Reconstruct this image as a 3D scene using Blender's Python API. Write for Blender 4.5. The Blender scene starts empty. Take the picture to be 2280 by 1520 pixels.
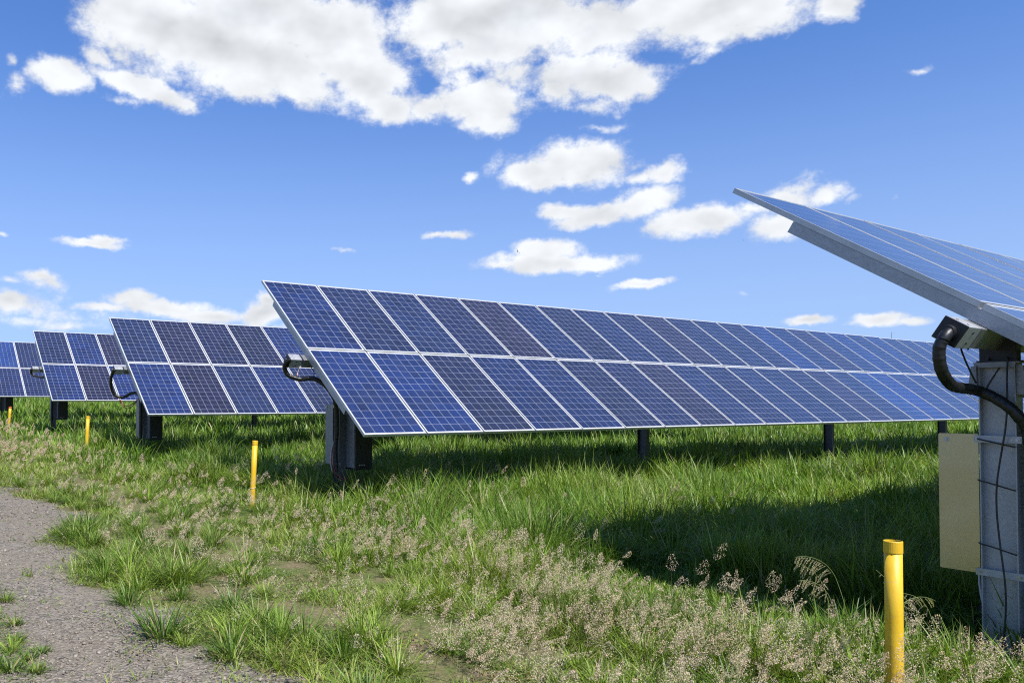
import bpy, math, random
import numpy as np
from mathutils import Matrix, Vector, Euler

# ------------------------------------------------------------------ camera
S = bpy.context.scene
CH = 1.6                                   # eye height above the ground
cam_d = bpy.data.cameras.new('camera'); cam = bpy.data.objects.new('camera', cam_d)
S.collection.objects.link(cam); S.camera = cam
cam_d.sensor_width = 36.0; cam_d.lens = 28.158
cam_d.shift_x = 0.12831; cam_d.shift_y = 0.04293     # the photograph is a crop
cam_d.clip_start = 0.05; cam_d.clip_end = 4000
cam.matrix_world = Matrix(((0.550869, 0.017517, 0.834408, 0), (0.834592, -0.011779, -0.550743, 0),
                           (0.000181, 0.999777, -0.021108, CH), (0, 0, 0, 1)))
S.render.resolution_x = 1024; S.render.resolution_y = 682

# ------------------------------------------------------------------ light
SUN = Vector((0.74, 0.0, 1.0)).normalized()        # towards the sun
sun_el = math.asin(SUN.z); sun_az = math.atan2(SUN.x, SUN.y)
sd = bpy.data.lights.new('sun', 'SUN'); so = bpy.data.objects.new('sun', sd); S.collection.objects.link(so)
sd.energy = 5.0; sd.angle = math.radians(0.53); sd.color = (1.0, 0.965, 0.90)
so.rotation_euler = SUN.to_track_quat('Z', 'Y').to_euler()
so.location = (0, -10, 30)
S.view_settings.view_transform = 'Standard'; S.view_settings.look = 'None'
S.cycles.filter_width = 1.15; S.cycles.use_denoising = False; S.view_settings.exposure = 0.6; S.view_settings.gamma = 1.0

# clouds: azimuth, elevation, half width, half height (degrees), roll, weight
CLOUDS = [(-79.36,5.93,7.12,1.24,0.0,0.2),(-72.91,24.41,4.18,2.47,0.0,1.0),(-68.32,23.51,6.22,2.96,0.0,1.0),(-63.91,22.69,4.78,2.21,15.0,1.0),(-65.83,25.81,6.96,2.36,0.0,1.0),(-59.74,24.47,4.36,3.25,0.0,1.0),(-57.47,22.02,2.91,2.25,0.0,1.0),(-56.17,20.46,2.59,1.2,0.0,0.9),(-53.26,20.15,2.26,0.92,0.0,0.8),(-49.09,20.3,3.5,1.37,0.0,1.0),(-48.62,18.99,2.38,0.87,0.0,0.9),(-62.95,21.62,3.04,1.46,0.0,1.0),(-66.44,21.31,3.46,1.17,10.0,1.0),(-75.83,22.23,1.73,0.79,30.0,0.6),(-74.98,24.68,1.75,2.31,-30.0,0.7),(-78.38,20.98,1.9,1.11,0.0,1.0),(-73.18,20.77,3.42,0.77,12.0,1.0),(-70.77,20.19,1.28,0.39,20.0,0.8),(-80.84,19.84,0.94,1.05,30.0,0.45),(-74.36,19.92,1.76,0.33,0.0,0.3),(-81.4,21.45,0.37,0.51,0.0,0.35),(-51.64,25.76,4.19,1.99,0.0,1.0),(-46.86,25.52,6.31,2.5,0.0,1.0),(-48.76,23.76,4.14,1.36,0.0,1.0),(-41.6,24.56,3.63,2.09,0.0,0.95),(-42.22,21.81,3.35,1.64,0.0,1.0),(-39.97,21.05,2.97,1.23,0.0,1.0),(-43.91,20.85,1.85,0.97,0.0,0.8),(-38.06,20.72,0.87,0.49,0.0,0.5),(-46.87,21.88,1.89,1.39,0.0,0.5),(-41.02,19.78,2.1,0.61,0.0,0.5),(-50.68,22.2,1.28,1.11,0.0,0.5),(-33.77,24.19,4.41,1.76,0.0,1.0),(-31.33,23.91,2.92,1.53,0.0,1.0),(-37.15,25.07,3.46,1.14,0.0,1.0),(-32.41,22.84,1.62,0.56,0.0,0.7),(-26.74,23.47,1.47,0.86,-10.0,0.8),(-34.62,22.27,1.12,0.39,-30.0,0.35),(-29.24,23.78,1.28,0.73,0.0,0.5),(-43.17,16.23,3.98,1.4,-6.0,1.0),(-45.95,15.71,1.87,0.89,0.0,1.0),(-41.65,16.71,2.35,0.98,0.0,1.0),(-44.87,15.15,1.86,0.59,0.0,0.8),(-36.94,15.37,1.66,0.8,-10.0,0.7),(-38.53,15.23,1.17,0.46,0.0,0.6),(-50.16,15.64,0.64,0.42,0.0,0.6),(-48.47,16.21,0.95,0.45,-30.0,0.25),(-38.69,13.59,2.49,1.05,-8.0,1.0),(-41.36,13.03,2.71,0.77,-8.0,0.95),(-43.95,13.17,1.54,0.54,0.0,0.8),(-43.65,12.46,1.1,0.45,0.0,0.6),(-35.26,11.96,3.59,0.98,-3.0,1.0),(-36.97,11.77,2.0,0.41,0.0,0.8),(-33.6,11.94,1.7,0.63,0.0,0.9),(-34.7,12.97,1.95,0.4,0.0,0.35),(-39.29,11.71,0.88,0.24,0.0,0.3),(-44.58,9.76,4.63,0.74,0.0,1.0),(-44.89,10.54,2.16,0.86,0.0,1.0),(-41.99,9.75,2.26,0.61,5.0,1.0),(-47.86,9.71,1.89,0.37,0.0,0.8),(-41.24,8.87,0.45,0.24,0.0,0.3),(-38.29,7.89,2.09,0.36,-3.0,0.8),(-37.28,8.05,1.15,0.27,0.0,0.7),(-51.67,11.83,1.35,0.37,0.0,0.6),(-52.95,11.92,0.96,0.31,0.0,0.5),(-58.91,10.78,0.8,0.16,0.0,0.3),(-41.03,18.46,1.8,0.34,0.0,0.4),(-29.35,13.14,1.92,0.93,-15.0,0.7),(-27.22,12.94,1.1,0.64,0.0,0.7),(-30.01,11.27,1.68,0.89,-10.0,0.85),(-31.44,12.53,1.19,0.42,0.0,0.4),(-26.02,12.39,0.48,0.27,0.0,0.3),(-28.29,5.22,1.25,0.31,-2.0,0.95),(-24.8,5.01,1.35,0.46,0.0,1.0),(-23.2,4.82,1.01,0.24,0.0,0.6),(-25.74,4.95,0.95,0.19,0.0,0.5),(-76.46,10.62,2.05,0.38,0.0,0.85),(-75.46,10.98,1.04,0.32,0.0,0.85),(-79.51,8.09,1.5,0.58,8.0,0.7),(-81.84,6.68,1.0,0.69,0.0,0.8),(-81.66,7.98,0.93,0.26,0.0,0.4),(-81.95,10.75,0.58,0.2,0.0,0.4),(-78.27,7.6,0.56,0.29,0.0,0.25),(-73.97,7.14,1.76,0.61,0.0,0.8),(-71.6,6.55,3.91,0.68,4.0,0.85),(-68.55,6.13,3.39,0.56,0.0,0.8),(-64.81,6.52,2.21,0.95,-20.0,0.9),(-64.49,7.22,1.07,0.57,0.0,0.9),(-75.71,6.46,2.3,0.36,0.0,0.6),(-77.97,5.12,2.51,0.42,0.0,0.45),(-80.71,5.37,2.14,0.41,0.0,0.4),(-61.31,5.61,3.84,0.51,0.0,0.5),(-22.47,19.18,0.71,0.26,0.0,0.4),(-23.57,12.15,0.32,0.23,0.0,0.25),(-32.15,8.03,0.53,0.17,0.0,0.2),(-32.02,7.02,0.48,0.14,0.0,0.2),(-18.53,4.95,0.8,0.2,0.0,0.4)]

def build_world():
    w = bpy.data.worlds.new('World'); S.world = w; w.use_nodes = True
    nt = w.node_tree; N = nt.nodes; L = nt.links; N.clear()
    def math_(op, a, b=None, c=None, clamp=False):
        n = N.new('ShaderNodeMath'); n.operation = op; n.use_clamp = clamp
        for i, v in enumerate((a, b, c)):
            if v is None: continue
            if isinstance(v, (int, float)): n.inputs[i].default_value = v
            else: L.new(v, n.inputs[i])
        return n.outputs[0]
    def vec(op, a, b=None, c=None):
        n = N.new('ShaderNodeVectorMath'); n.operation = op
        for i, v in enumerate((a, b, c)):
            if v is None: continue
            if isinstance(v, tuple): n.inputs[i].default_value = v
            else: L.new(v, n.inputs[i])
        return n
    def ramp(v, lo, hi, a=0.0, b=1.0, smooth=True):
        n = N.new('ShaderNodeMapRange'); n.interpolation_type = 'SMOOTHSTEP' if smooth else 'LINEAR'
        L.new(v, n.inputs[0]); n.inputs[1].default_value = lo; n.inputs[2].default_value = hi
        n.inputs[3].default_value = a; n.inputs[4].default_value = b
        return n.outputs[0]
    def noise(v, scale, detail, rough, loc=(0, 0, 0), color=False, stretch=(1, 1, 1)):
        m = N.new('ShaderNodeMapping'); L.new(v, m.inputs[0]); m.inputs['Location'].default_value = loc
        m.inputs['Scale'].default_value = stretch
        n = N.new('ShaderNodeTexNoise'); L.new(m.outputs[0], n.inputs['Vector'])
        n.inputs['Scale'].default_value = scale; n.inputs['Detail'].default_value = detail
        n.inputs['Roughness'].default_value = rough
        return n.outputs['Color' if color else 'Fac']
    tc = N.new('ShaderNodeTexCoord'); d = vec('NORMALIZE', tc.outputs['Generated']).outputs[0]
    sep = N.new('ShaderNodeSeparateXYZ'); L.new(d, sep.inputs[0])
    az = math_('MULTIPLY', math_('ARCTAN2', sep.outputs[0], sep.outputs[1]), 57.29578)
    el = math_('MULTIPLY', math_('ARCSINE', sep.outputs[2]), 57.29578)
    cb = N.new('ShaderNodeCombineXYZ'); L.new(az, cb.inputs[0]); L.new(el, cb.inputs[1])
    # two warps of the cloud outlines, one broad and one fine
    w1 = vec('MULTIPLY', vec('SUBTRACT', noise(d, 9.0, 2.0, 0.5, color=True), (0.5, 0.5, 0.5)).outputs[0], (3.2, 2.2, 0)).outputs[0]
    w2 = vec('MULTIPLY', vec('SUBTRACT', noise(d, 38.0, 3.0, 0.6, (3, 1, 7), color=True), (0.5, 0.5, 0.5)).outputs[0], (1.5, 1.1, 0)).outputs[0]
    elw = ramp(el, 0.0, 22.0, 0.38, 1.0, False)
    warp = vec('SCALE', vec('ADD', w1, w2).outputs[0]); L.new(elw, warp.inputs['Scale'])
    p = vec('ADD', cb.outputs[0], warp.outputs[0]).outputs[0]
    acc = None
    for (ca, ce, sa, se, ro, wt) in CLOUDS:
        if ro:
            a = math.radians(-ro)                       # rolled ellipse
            m = N.new('ShaderNodeMapping'); m.vector_type = 'TEXTURE'; L.new(p, m.inputs[0])
            m.inputs['Location'].default_value = (ca, ce, 0); m.inputs['Rotation'].default_value = (0, 0, a)
            m.inputs['Scale'].default_value = (sa * 1.35, se * 1.35, 1)
            q = m.outputs[0]
        else:
            sx, sy = 1 / (sa * 1.35), 1 / (se * 1.35)
            q = vec('MULTIPLY_ADD', p, (sx, sy, 0), (-ca * sx, -ce * sy, 0)).outputs[0]
        ln = vec('LENGTH', q).outputs['Value']
        v = math_('MULTIPLY_ADD', ln, -wt, wt)          # wt * (1 - r)
        acc = v if acc is None else math_('SMOOTH_MAX', acc, v, 0.10)
    f1 = noise(d, 20.0, 6.5, 0.68, (1.3, 0, 2), stretch=(1, 1, 1.5))
    r1 = noise(d, 13.0, 3.0, 0.5, (1.3, 0, 2), stretch=(1, 1, 1.5))
    r2 = noise(vec('ADD', d, (0.012, 0.0, 0.022)).outputs[0], 13.0, 3.0, 0.5, (1.3, 0, 2), stretch=(1, 1, 1.5))
    fine = noise(d, 110.0, 2.0, 0.6, (4, 4, 1))
    dens = math_('ADD', acc, math_('MULTIPLY', math_('SUBTRACT', f1, 0.5), 1.15))
    dens = math_('ADD', dens, math_('MULTIPLY', math_('SUBTRACT', fine, 0.5), 0.22))
    alpha = math_('POWER', ramp(dens, 0.02, 0.52), 1.25)
    alpha = math_('MULTIPLY', alpha, ramp(acc, -0.12, 0.12))
    # thick cloud is a little greyer in its middle, whiter where the sun catches a bulge
    relief = math_('MULTIPLY', math_('SUBTRACT', r1, r2), 0.8)
    thick = ramp(acc, 0.35, 0.95)
    broad = noise(d, 4.5, 3.0, 0.5, (7, 2, 2))
    grey = math_('MULTIPLY', thick, ramp(broad, 0.35, 0.62))
    lum = math_('ADD', math_('SUBTRACT', 1.01, math_('MULTIPLY', grey, 0.15)), relief)
    lum = ramp(lum, 0.5, 1.1, 0.56, 1.04, False)
    sky = N.new('ShaderNodeTexSky'); sky.sky_type = 'NISHITA'; sky.sun_disc = False
    sky.sun_elevation = sun_el; sky.sun_rotation = sun_az
    sky.air_density = 1.0; sky.dust_density = 0.6; sky.ozone_density = 3.0; sky.altitude = 300
    # the view low over the horizon is read a little higher up, where the air is clear
    cz = N.new('ShaderNodeCombineXYZ'); L.new(sep.outputs[0], cz.inputs[0]); L.new(sep.outputs[1], cz.inputs[1])
    L.new(math_('ADD', math_('MULTIPLY', math_('MAXIMUM', sep.outputs[2], 0.0), 0.95), 0.075), cz.inputs[2])
    L.new(vec('NORMALIZE', cz.outputs[0]).outputs[0], sky.inputs[0])
    tint = vec('MULTIPLY', sky.outputs[0], SKY_TINT)
    hs = N.new('ShaderNodeHueSaturation'); L.new(tint.outputs[0], hs.inputs['Color'])
    hs.inputs['Saturation'].default_value = SKY_SAT; hs.inputs['Hue'].default_value = SKY_HUE
    hz = N.new('ShaderNodeMix'); hz.data_type = 'RGBA'; L.new(ramp(el, -2.0, 25.0, 0.72, 0.0), hz.inputs['Factor'])   # milky air near the horizon
    L.new(hs.outputs[0], hz.inputs['A']); hz.inputs['B'].default_value = (0.317 / SKY_STR, 0.409 / SKY_STR, 0.58 / SKY_STR, 1)
    bg = N.new('ShaderNodeBackground'); L.new(hz.outputs['Result'], bg.inputs[0]); bg.inputs[1].default_value = SKY_STR
    cc = N.new('ShaderNodeMix'); cc.data_type = 'RGBA'; L.new(grey, cc.inputs['Factor'])
    cc.inputs['A'].default_value = (0.935, 0.965, 1.0, 1); cc.inputs['B'].default_value = (0.90, 0.94, 1.0, 1)
    bc = N.new('ShaderNodeBackground'); L.new(cc.outputs['Result'], bc.inputs[0]); L.new(math_('MULTIPLY', lum, 0.66), bc.inputs[1])
    mx = N.new('ShaderNodeMixShader'); L.new(alpha, mx.inputs[0]); L.new(bg.outputs[0], mx.inputs[1]); L.new(bc.outputs[0], mx.inputs[2])
    out = N.new('ShaderNodeOutputWorld'); L.new(mx.outputs[0], out.inputs[0])
    w.cycles.sampling_method = 'MANUAL'; w.cycles.sample_map_resolution = 512
SKY_SAT, SKY_HUE, SKY_STR = 1.0, 0.5, 0.079     # exposed up 0.6 stop
SKY_TINT = (0.87, 1.19, 1.70)
build_world()

# ------------------------------------------------------------------ helpers
rng = np.random.default_rng(7)
def link(o): S.collection.objects.link(o); return o
def tag(o, label=None, cat=None, group=None, kind=None):
    if label: o['label'] = label
    if cat: o['category'] = cat
    if group: o['group'] = group
    if kind: o['kind'] = kind
    return o
def empty(name, loc):
    o = bpy.data.objects.new(name, None); o.location = loc; o.empty_display_size = 0.2
    return link(o)
def add(name, me, parent=None, loc=(0, 0, 0), rot=(0, 0, 0), color=None):
    o = bpy.data.objects.new(name, me); link(o); o.parent = parent; o.location = loc; o.rotation_euler = rot
    if color: o.color = color
    return o
class MB:
    """collects simple solids into one mesh"""
    def __init__(s): s.v = []; s.f = []
    def poly(s, vs, fs):
        b = len(s.v); s.v += [tuple(p) for p in vs]; s.f += [tuple(b + i for i in f) for f in fs]; return s
    def box(s, x0, x1, y0, y1, z0, z1):
        return s.poly([(x, y, z) for x in (x0, x1) for y in (y0, y1) for z in (z0, z1)],
                      [(0, 1, 3, 2), (4, 6, 7, 5), (0, 4, 5, 1), (2, 3, 7, 6), (0, 2, 6, 4), (1, 5, 7, 3)])
    def prism(s, pts, d0, d1, axis='y'):
        """closed outline pts (2-D) extruded along an axis"""
        n = len(pts); vs = []
        for d in (d0, d1):
            for a, b in pts:
                vs.append({'y': (a, d, b), 'z': (a, b, d), 'x': (d, a, b)}[axis])
        fs = [tuple(range(n))[::-1], tuple(range(n, 2 * n))] + [(i, (i + 1) % n, n + (i + 1) % n, n + i) for i in range(n)]
        return s.poly(vs, fs)
    def tube(s, pts, r, seg=10, ribs=0.0, cap=True):
        P = [Vector(p) for p in pts]; n = len(P); up = Vector((0.31, 0.12, 0.94)); vs = []; fs = []
        for i in range(n):
            t = (P[min(i + 1, n - 1)] - P[max(i - 1, 0)]).normalized()
            a = t.cross(up)
            if a.length < 0.2: a = t.cross(Vector((1, 0, 0)))
            a.normalize(); b = t.cross(a)
            rr = (r[i] if hasattr(r, '__len__') else r) * (1 + (ribs if i % 2 else -ribs))
            for k in range(seg):
                w = 2 * math.pi * k / seg
                vs.append(P[i] + a * (rr * math.cos(w)) + b * (rr * math.sin(w)))
        for i in range(n - 1):
            for k in range(seg):
                k2 = (k + 1) % seg
                fs.append((i * seg + k, i * seg + k2, (i + 1) * seg + k2, (i + 1) * seg + k))
        if cap: fs += [tuple(range(seg))[::-1], tuple(range((n - 1) * seg, n * seg))]
        return s.poly(vs, fs)
    def mesh(s, name, mats, smooth=False, bevel=0):
        me = bpy.data.meshes.new(name); me.from_pydata(s.v, [], s.f)
        for m in (mats if isinstance(mats, (list, tuple)) else [mats]): me.materials.append(m)
        if bevel:
            import bmesh
            bm = bmesh.new(); bm.from_mesh(me)
            bmesh.ops.remove_doubles(bm, verts=bm.verts, dist=1e-6)
            ed = [e for e in bm.edges if len(e.link_faces) == 2 and e.calc_face_angle(0) > 0.5]
            bmesh.ops.bevel(bm, geom=ed, offset=bevel, segments=2, affect='EDGES', profile=0.6)
            bm.to_mesh(me); bm.free()
        me.update()
        import bmesh
        bm = bmesh.new(); bm.from_mesh(me); bmesh.ops.recalc_face_normals(bm, faces=bm.faces); bm.to_mesh(me); bm.free()
        if smooth: me.polygons.foreach_set('use_smooth', [True] * len(me.polygons))
        return me
def spline(pts, step=0.02):
    """Catmull-Rom through the points, evenly resampled"""
    P = [Vector(p) for p in pts]; P = [P[0] * 2 - P[1]] + P + [P[-1] * 2 - P[-2]]; out = []
    for i in range(1, len(P) - 2):
        for k in range(16):
            t = k / 16; a, b, c, d = P[i - 1:i + 3]
            out.append(0.5 * ((2 * b) + (c - a) * t + (2 * a - 5 * b + 4 * c - d) * t * t + (3 * b - a - 3 * c + d) * t ** 3))
    out.append(P[-2]); res = [out[0]]; acc = 0
    for a, b in zip(out, out[1:]):
        l = (b - a).length
        while acc + l >= step:
            f = (step - acc) / l; a = a + (b - a) * f; res.append(a.copy()); l = (b - a).length; acc = 0
        acc += l
    return res

# ------------------------------------------------------------------ materials
def mat(name):
    m = bpy.data.materials.new(name); m.use_nodes = True; nt = m.node_tree
    return m, nt, nt.nodes, nt.links, nt.nodes['Principled BSDF']
def mixc(N, L, f, a, b, blend='MIX'):
    n = N.new('ShaderNodeMix'); n.data_type = 'RGBA'; n.blend_type = blend
    for k, v in (('Factor', f), ('A', a), ('B', b)):
        s = [i for i in n.inputs if i.name == k and (i.type == ('VALUE' if k == 'Factor' else 'RGBA'))][0]
        if isinstance(v, (int, float)): s.default_value = v
        elif isinstance(v, tuple): s.default_value = (*v[:3], 1)
        else: L.new(v, s)
    return [o for o in n.outputs if o.type == 'RGBA'][0]
def ramp_(N, L, v, stops):
    n = N.new('ShaderNodeValToRGB'); L.new(v, n.inputs[0])
    while len(n.color_ramp.elements) < len(stops): n.color_ramp.elements.new(0.5)
    for e, (p, c) in zip(n.color_ramp.elements, stops):
        e.position = p; e.color = (*c, 1) if len(c) == 3 else c
    return n.outputs[0]
def noise_(N, L, scale, detail=4, rough=0.55, coord='Object', stretch=None, out='Fac'):
    tc = N.new('ShaderNodeTexCoord'); n = N.new('ShaderNodeTexNoise')
    v = tc.outputs[coord]
    if stretch:
        m = N.new('ShaderNodeMapping'); L.new(v, m.inputs[0]); m.inputs['Scale'].default_value = stretch; v = m.outputs[0]
    L.new(v, n.inputs['Vector']); n.inputs['Scale'].default_value = scale; n.inputs['Detail'].default_value = detail
    n.inputs['Roughness'].default_value = rough
    return n.outputs[out]
def bump_(N, L, h, B, strength=0.3, dist=0.01):
    b = N.new('ShaderNodeBump'); b.inputs['Strength'].default_value = strength; b.inputs['Distance'].default_value = dist
    L.new(h, b.inputs['Height']); L.new(b.outputs[0], B.inputs['Normal'])
def simple(name, c1, c2, scale, rough=0.5, metal=0.0, bump=0.0, stretch=None, r2=None):
    m, nt, N, L, B = mat(name)
    f = noise_(N, L, scale, 5, 0.6, stretch=stretch)
    L.new(ramp_(N, L, f, [(0.35, c1), (0.65, c2)]), B.inputs['Base Color'])
    B.inputs['Roughness'].default_value = rough; B.inputs['Metallic'].default_value = metal
    if r2 is not None: L.new(ramp_(N, L, f, [(0.3, (rough,) * 3), (0.7, (r2,) * 3)]), B.inputs['Roughness'])
    if bump: bump_(N, L, f, B, bump, 0.004)
    return m
def galv(name, lo, hi, metal=0.55):
    """hot-dip galvanised steel with its spangle and a dull bloom"""
    m, nt, N, L, B = mat(name)
    tc = N.new('ShaderNodeTexCoord'); vo = N.new('ShaderNodeTexVoronoi'); L.new(tc.outputs['Object'], vo.inputs['Vector'])
    vo.inputs['Scale'].default_value = 75
    sp = N.new('ShaderNodeSeparateColor'); L.new(vo.outputs['Color'], sp.inputs[0])
    n1 = noise_(N, L, 5, 5, 0.65); n2 = noise_(N, L, 40, 3, 0.6)
    a = mixc(N, L, sp.outputs[0], (lo,) * 3, (hi,) * 3)
    b = mixc(N, L, ramp_(N, L, n1, [(0.35, (0, 0, 0)), (0.7, (1, 1, 1))]), a, (hi * 0.9, hi * 0.93, hi * 0.97))
    c = mixc(N, L, 0.25, b, ramp_(N, L, n2, [(0.3, (lo * .8,) * 3), (0.7, (hi,) * 3)]))
    L.new(c, B.inputs['Base Color']); B.inputs['Metallic'].default_value = metal
    L.new(ramp_(N, L, n1, [(0.3, (0.38,) * 3), (0.7, (0.6,) * 3)]), B.inputs['Roughness'])
    bump_(N, L, n2, B, 0.08, 0.002)
    return m
def panel_material():
    m, nt, N, L, B = mat('polycrystalline_cells')
    def M(op, a, b=None, c=None):
        n = N.new('ShaderNodeMath'); n.operation = op
        for i, v in enumerate((a, b, c)):
            if v is None: continue
            if isinstance(v, (int, float)): n.inputs[i].default_value = v
            else: L.new(v, n.inputs[i])
        return n.outputs[0]
    tc = N.new('ShaderNodeTexCoord'); sp = N.new('ShaderNodeSeparateXYZ'); L.new(tc.outputs['Object'], sp.inputs[0])
    X = M('DIVIDE', M('SUBTRACT', sp.outputs[0], 0.031), 0.15783); Y = M('DIVIDE', M('SUBTRACT', sp.outputs[1], 0.0225), 0.15783)
    inx = M('MULTIPLY', M('GREATER_THAN', X, 0.0), M('LESS_THAN', X, 12.0)); iny = M('MULTIPLY', M('GREATER_THAN', Y, 0.0), M('LESS_THAN', Y, 6.0))
    inside = M('MULTIPLY', inx, iny)
    fx = M('FRACT', X); fy = M('FRACT', Y)
    gap = M('MAXIMUM', M('GREATER_THAN', M('ABSOLUTE', M('SUBTRACT', fx, 0.5)), 0.4875), M('GREATER_THAN', M('ABSOLUTE', M('SUBTRACT', fy, 0.5)), 0.4855))
    bus = M('LESS_THAN', M('ABSOLUTE', M('SUBTRACT', M('FRACT', M('MULTIPLY', fy, 4.0)), 0.5)), 0.026)
    # one random tone per cell, crystals within it, one broad drift per panel
    oi = N.new('ShaderNodeObjectInfo')
    cell = N.new('ShaderNodeCombineXYZ'); L.new(M('ADD', M('FLOOR', X), M('MULTIPLY', oi.outputs['Random'], 97.0)), cell.inputs[0]); L.new(M('FLOOR', Y), cell.inputs[1])
    wn = N.new('ShaderNodeTexWhiteNoise'); L.new(cell.outputs[0], wn.inputs[0])
    ofs = N.new('ShaderNodeCombineXYZ'); L.new(M('MULTIPLY', oi.outputs['Random'], 53.0), ofs.inputs[2])
    va = N.new('ShaderNodeVectorMath'); L.new(tc.outputs['Object'], va.inputs[0]); L.new(ofs.outputs[0], va.inputs[1])
    vo = N.new('ShaderNodeTexVoronoi'); L.new(va.outputs[0], vo.inputs['Vector']); vo.inputs['Scale'].default_value = 48
    vs = N.new('ShaderNodeSeparateColor'); L.new(vo.outputs['Color'], vs.inputs[0])
    br = N.new('ShaderNodeTexNoise'); L.new(va.outputs[0], br.inputs['Vector']); br.inputs['Scale'].default_value = 1.6; br.inputs['Detail'].default_value = 1
    t = M('ADD', M('ADD', M('MULTIPLY', wn.outputs[0], 0.55), M('MULTIPLY', vs.outputs[0], 0.42)), M('MULTIPLY', br.outputs['Fac'], 0.95))
    val = M('ADD', M('MULTIPLY', t, 0.75), 0.22)
    sc = N.new('ShaderNodeVectorMath'); sc.operation = 'SCALE'; L.new(oi.outputs['Color'], sc.inputs[0]); L.new(val, sc.inputs['Scale'])
    col = mixc(N, L, bus, sc.outputs[0], (0.062, 0.08, 0.14))
    col = mixc(N, L, gap, col, (0.28, 0.31, 0.39))
    col = mixc(N, L, inside, (0.52, 0.52, 0.51), col)
    # a film of dust, thicker towards the lower edge of each frame
    du = N.new('ShaderNodeTexNoise'); L.new(va.outputs[0], du.inputs['Vector']); du.inputs['Scale'].default_value = 3.5; du.inputs['Detail'].default_value = 5
    col = mixc(N, L, M('MULTIPLY', du.outputs['Fac'], 0.05), col, (0.36, 0.34, 0.31))
    L.new(col, B.inputs['Base Color'])
    B.inputs['Roughness'].default_value = 0.35
    B.inputs['Specular IOR Level'].default_value = 0.15
    B.inputs['Coat Weight'].default_value = 1.0; B.inputs['Coat IOR'].default_value = 1.38
    L.new(ramp_(N, L, du.outputs['Fac'], [(0.3, (0.06,) * 3), (0.75, (0.16,) * 3)]), B.inputs['Coat Roughness'])
    return m
M_cell = panel_material()
M_frame = simple('anodised_aluminium', (0.459, 0.459, 0.444), (0.548, 0.548, 0.533), 6, 0.42, 0.35)
M_back = simple('white_backsheet', (0.6, 0.6, 0.6), (0.7, 0.7, 0.7), 3, 0.6)
M_galv = galv('galvanised_steel', 0.31, 0.46)
M_galvd = galv('dark_galvanised_steel', 0.15, 0.30)  # darker galvanising; on most backing plates it stands in for shade
M_sheet = simple('brushed_zinc_sheet', (0.46, 0.40, 0.225), (0.52, 0.46, 0.28), 2.5, 0.30, 0.95, 0.0, None, 0.38)
M_black = simple('black_plastic', (0.006, 0.006, 0.006), (0.012, 0.012, 0.013), 18, 0.45)
M_hose = simple('black_conduit', (0.004, 0.004, 0.004), (0.010, 0.010, 0.011), 22, 0.42, 0, 0.8)
M_dark = simple('dark_painted_steel', (0.010, 0.010, 0.011), (0.022, 0.022, 0.022), 8, 0.55)
M_encl = simple('charcoal_enclosure_paint', (0.006, 0.006, 0.007), (0.011, 0.011, 0.012), 9, 0.5, 0, 0.05)
M_wire_r = simple('dark_red_wire', (0.16, 0.02, 0.02), (0.22, 0.04, 0.03), 10, 0.5)
M_wire_w = simple('pale_wire', (0.45, 0.40, 0.40), (0.55, 0.5, 0.5), 10, 0.5)
M_wire_k = simple('black_wire', (0.008, 0.008, 0.008), (0.015, 0.015, 0.015), 10, 0.45)
M_steel = simple('bolt_steel', (0.35, 0.35, 0.34), (0.5, 0.5, 0.49), 30, 0.35, 0.9)
M_print = simple('white_print', (0.5, 0.5, 0.5), (0.6, 0.6, 0.6), 10, 0.6)
def yellow_material():
    m, nt, N, L, B = mat('yellow_enamel')
    n1 = noise_(N, L, 9, 5, 0.6); n2 = noise_(N, L, 55, 3, 0.6, stretch=(1, 1, 0.35))
    a = ramp_(N, L, n1, [(0.3, (0.608, 0.357, 0.009)), (0.7, (0.669, 0.433, 0.019))])
    s = ramp_(N, L, n2, [(0.68, (0, 0, 0)), (0.76, (1, 1, 1))])
    L.new(mixc(N, L, mixc(N, L, 0.5, (0, 0, 0), s), a, (0.62, 0.30, 0.03)), B.inputs['Base Color'])
    # splashed mud round the foot and a few scuffs
    tc = N.new('ShaderNodeTexCoord'); sp = N.new('ShaderNodeSeparateXYZ'); L.new(tc.outputs['Object'], sp.inputs[0])
    mr = N.new('ShaderNodeMapRange'); L.new(sp.outputs[2], mr.inputs[0]); mr.inputs[1].default_value = 0.05; mr.inputs[2].default_value = 0.45; mr.inputs[3].default_value = 0.75; mr.inputs[4].default_value = 0.0
    n3 = noise_(N, L, 28, 6, 0.7)
    mu = N.new('ShaderNodeMath'); mu.operation = 'MULTIPLY'; L.new(mr.outputs[0], mu.inputs[0]); L.new(ramp_(N, L, n3, [(0.42, (0, 0, 0)), (0.6, (1, 1, 1))]), mu.inputs[1])
    old = B.inputs['Base Color'].links[0].from_socket
    c = mixc(N, L, mu.outputs[0], old, (0.20, 0.135, 0.07))
    sc_ = noise_(N, L, 16, 2, 0.5, stretch=(1, 1, 5))
    c = mixc(N, L, ramp_(N, L, sc_, [(0.69, (0, 0, 0)), (0.72, (0.6,) * 3)]), c, (0.42, 0.33, 0.16))
    L.new(c, B.inputs['Base Color'])
    B.inputs['Roughness'].default_value = 0.48; bump_(N, L, n2, B, 0.35, 0.003)
    return m
M_yellow = yellow_material()
M_orange = simple('faded_orange_cap', (0.465, 0.098, 0.015), (0.525, 0.135, 0.022), 20, 0.5)
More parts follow.
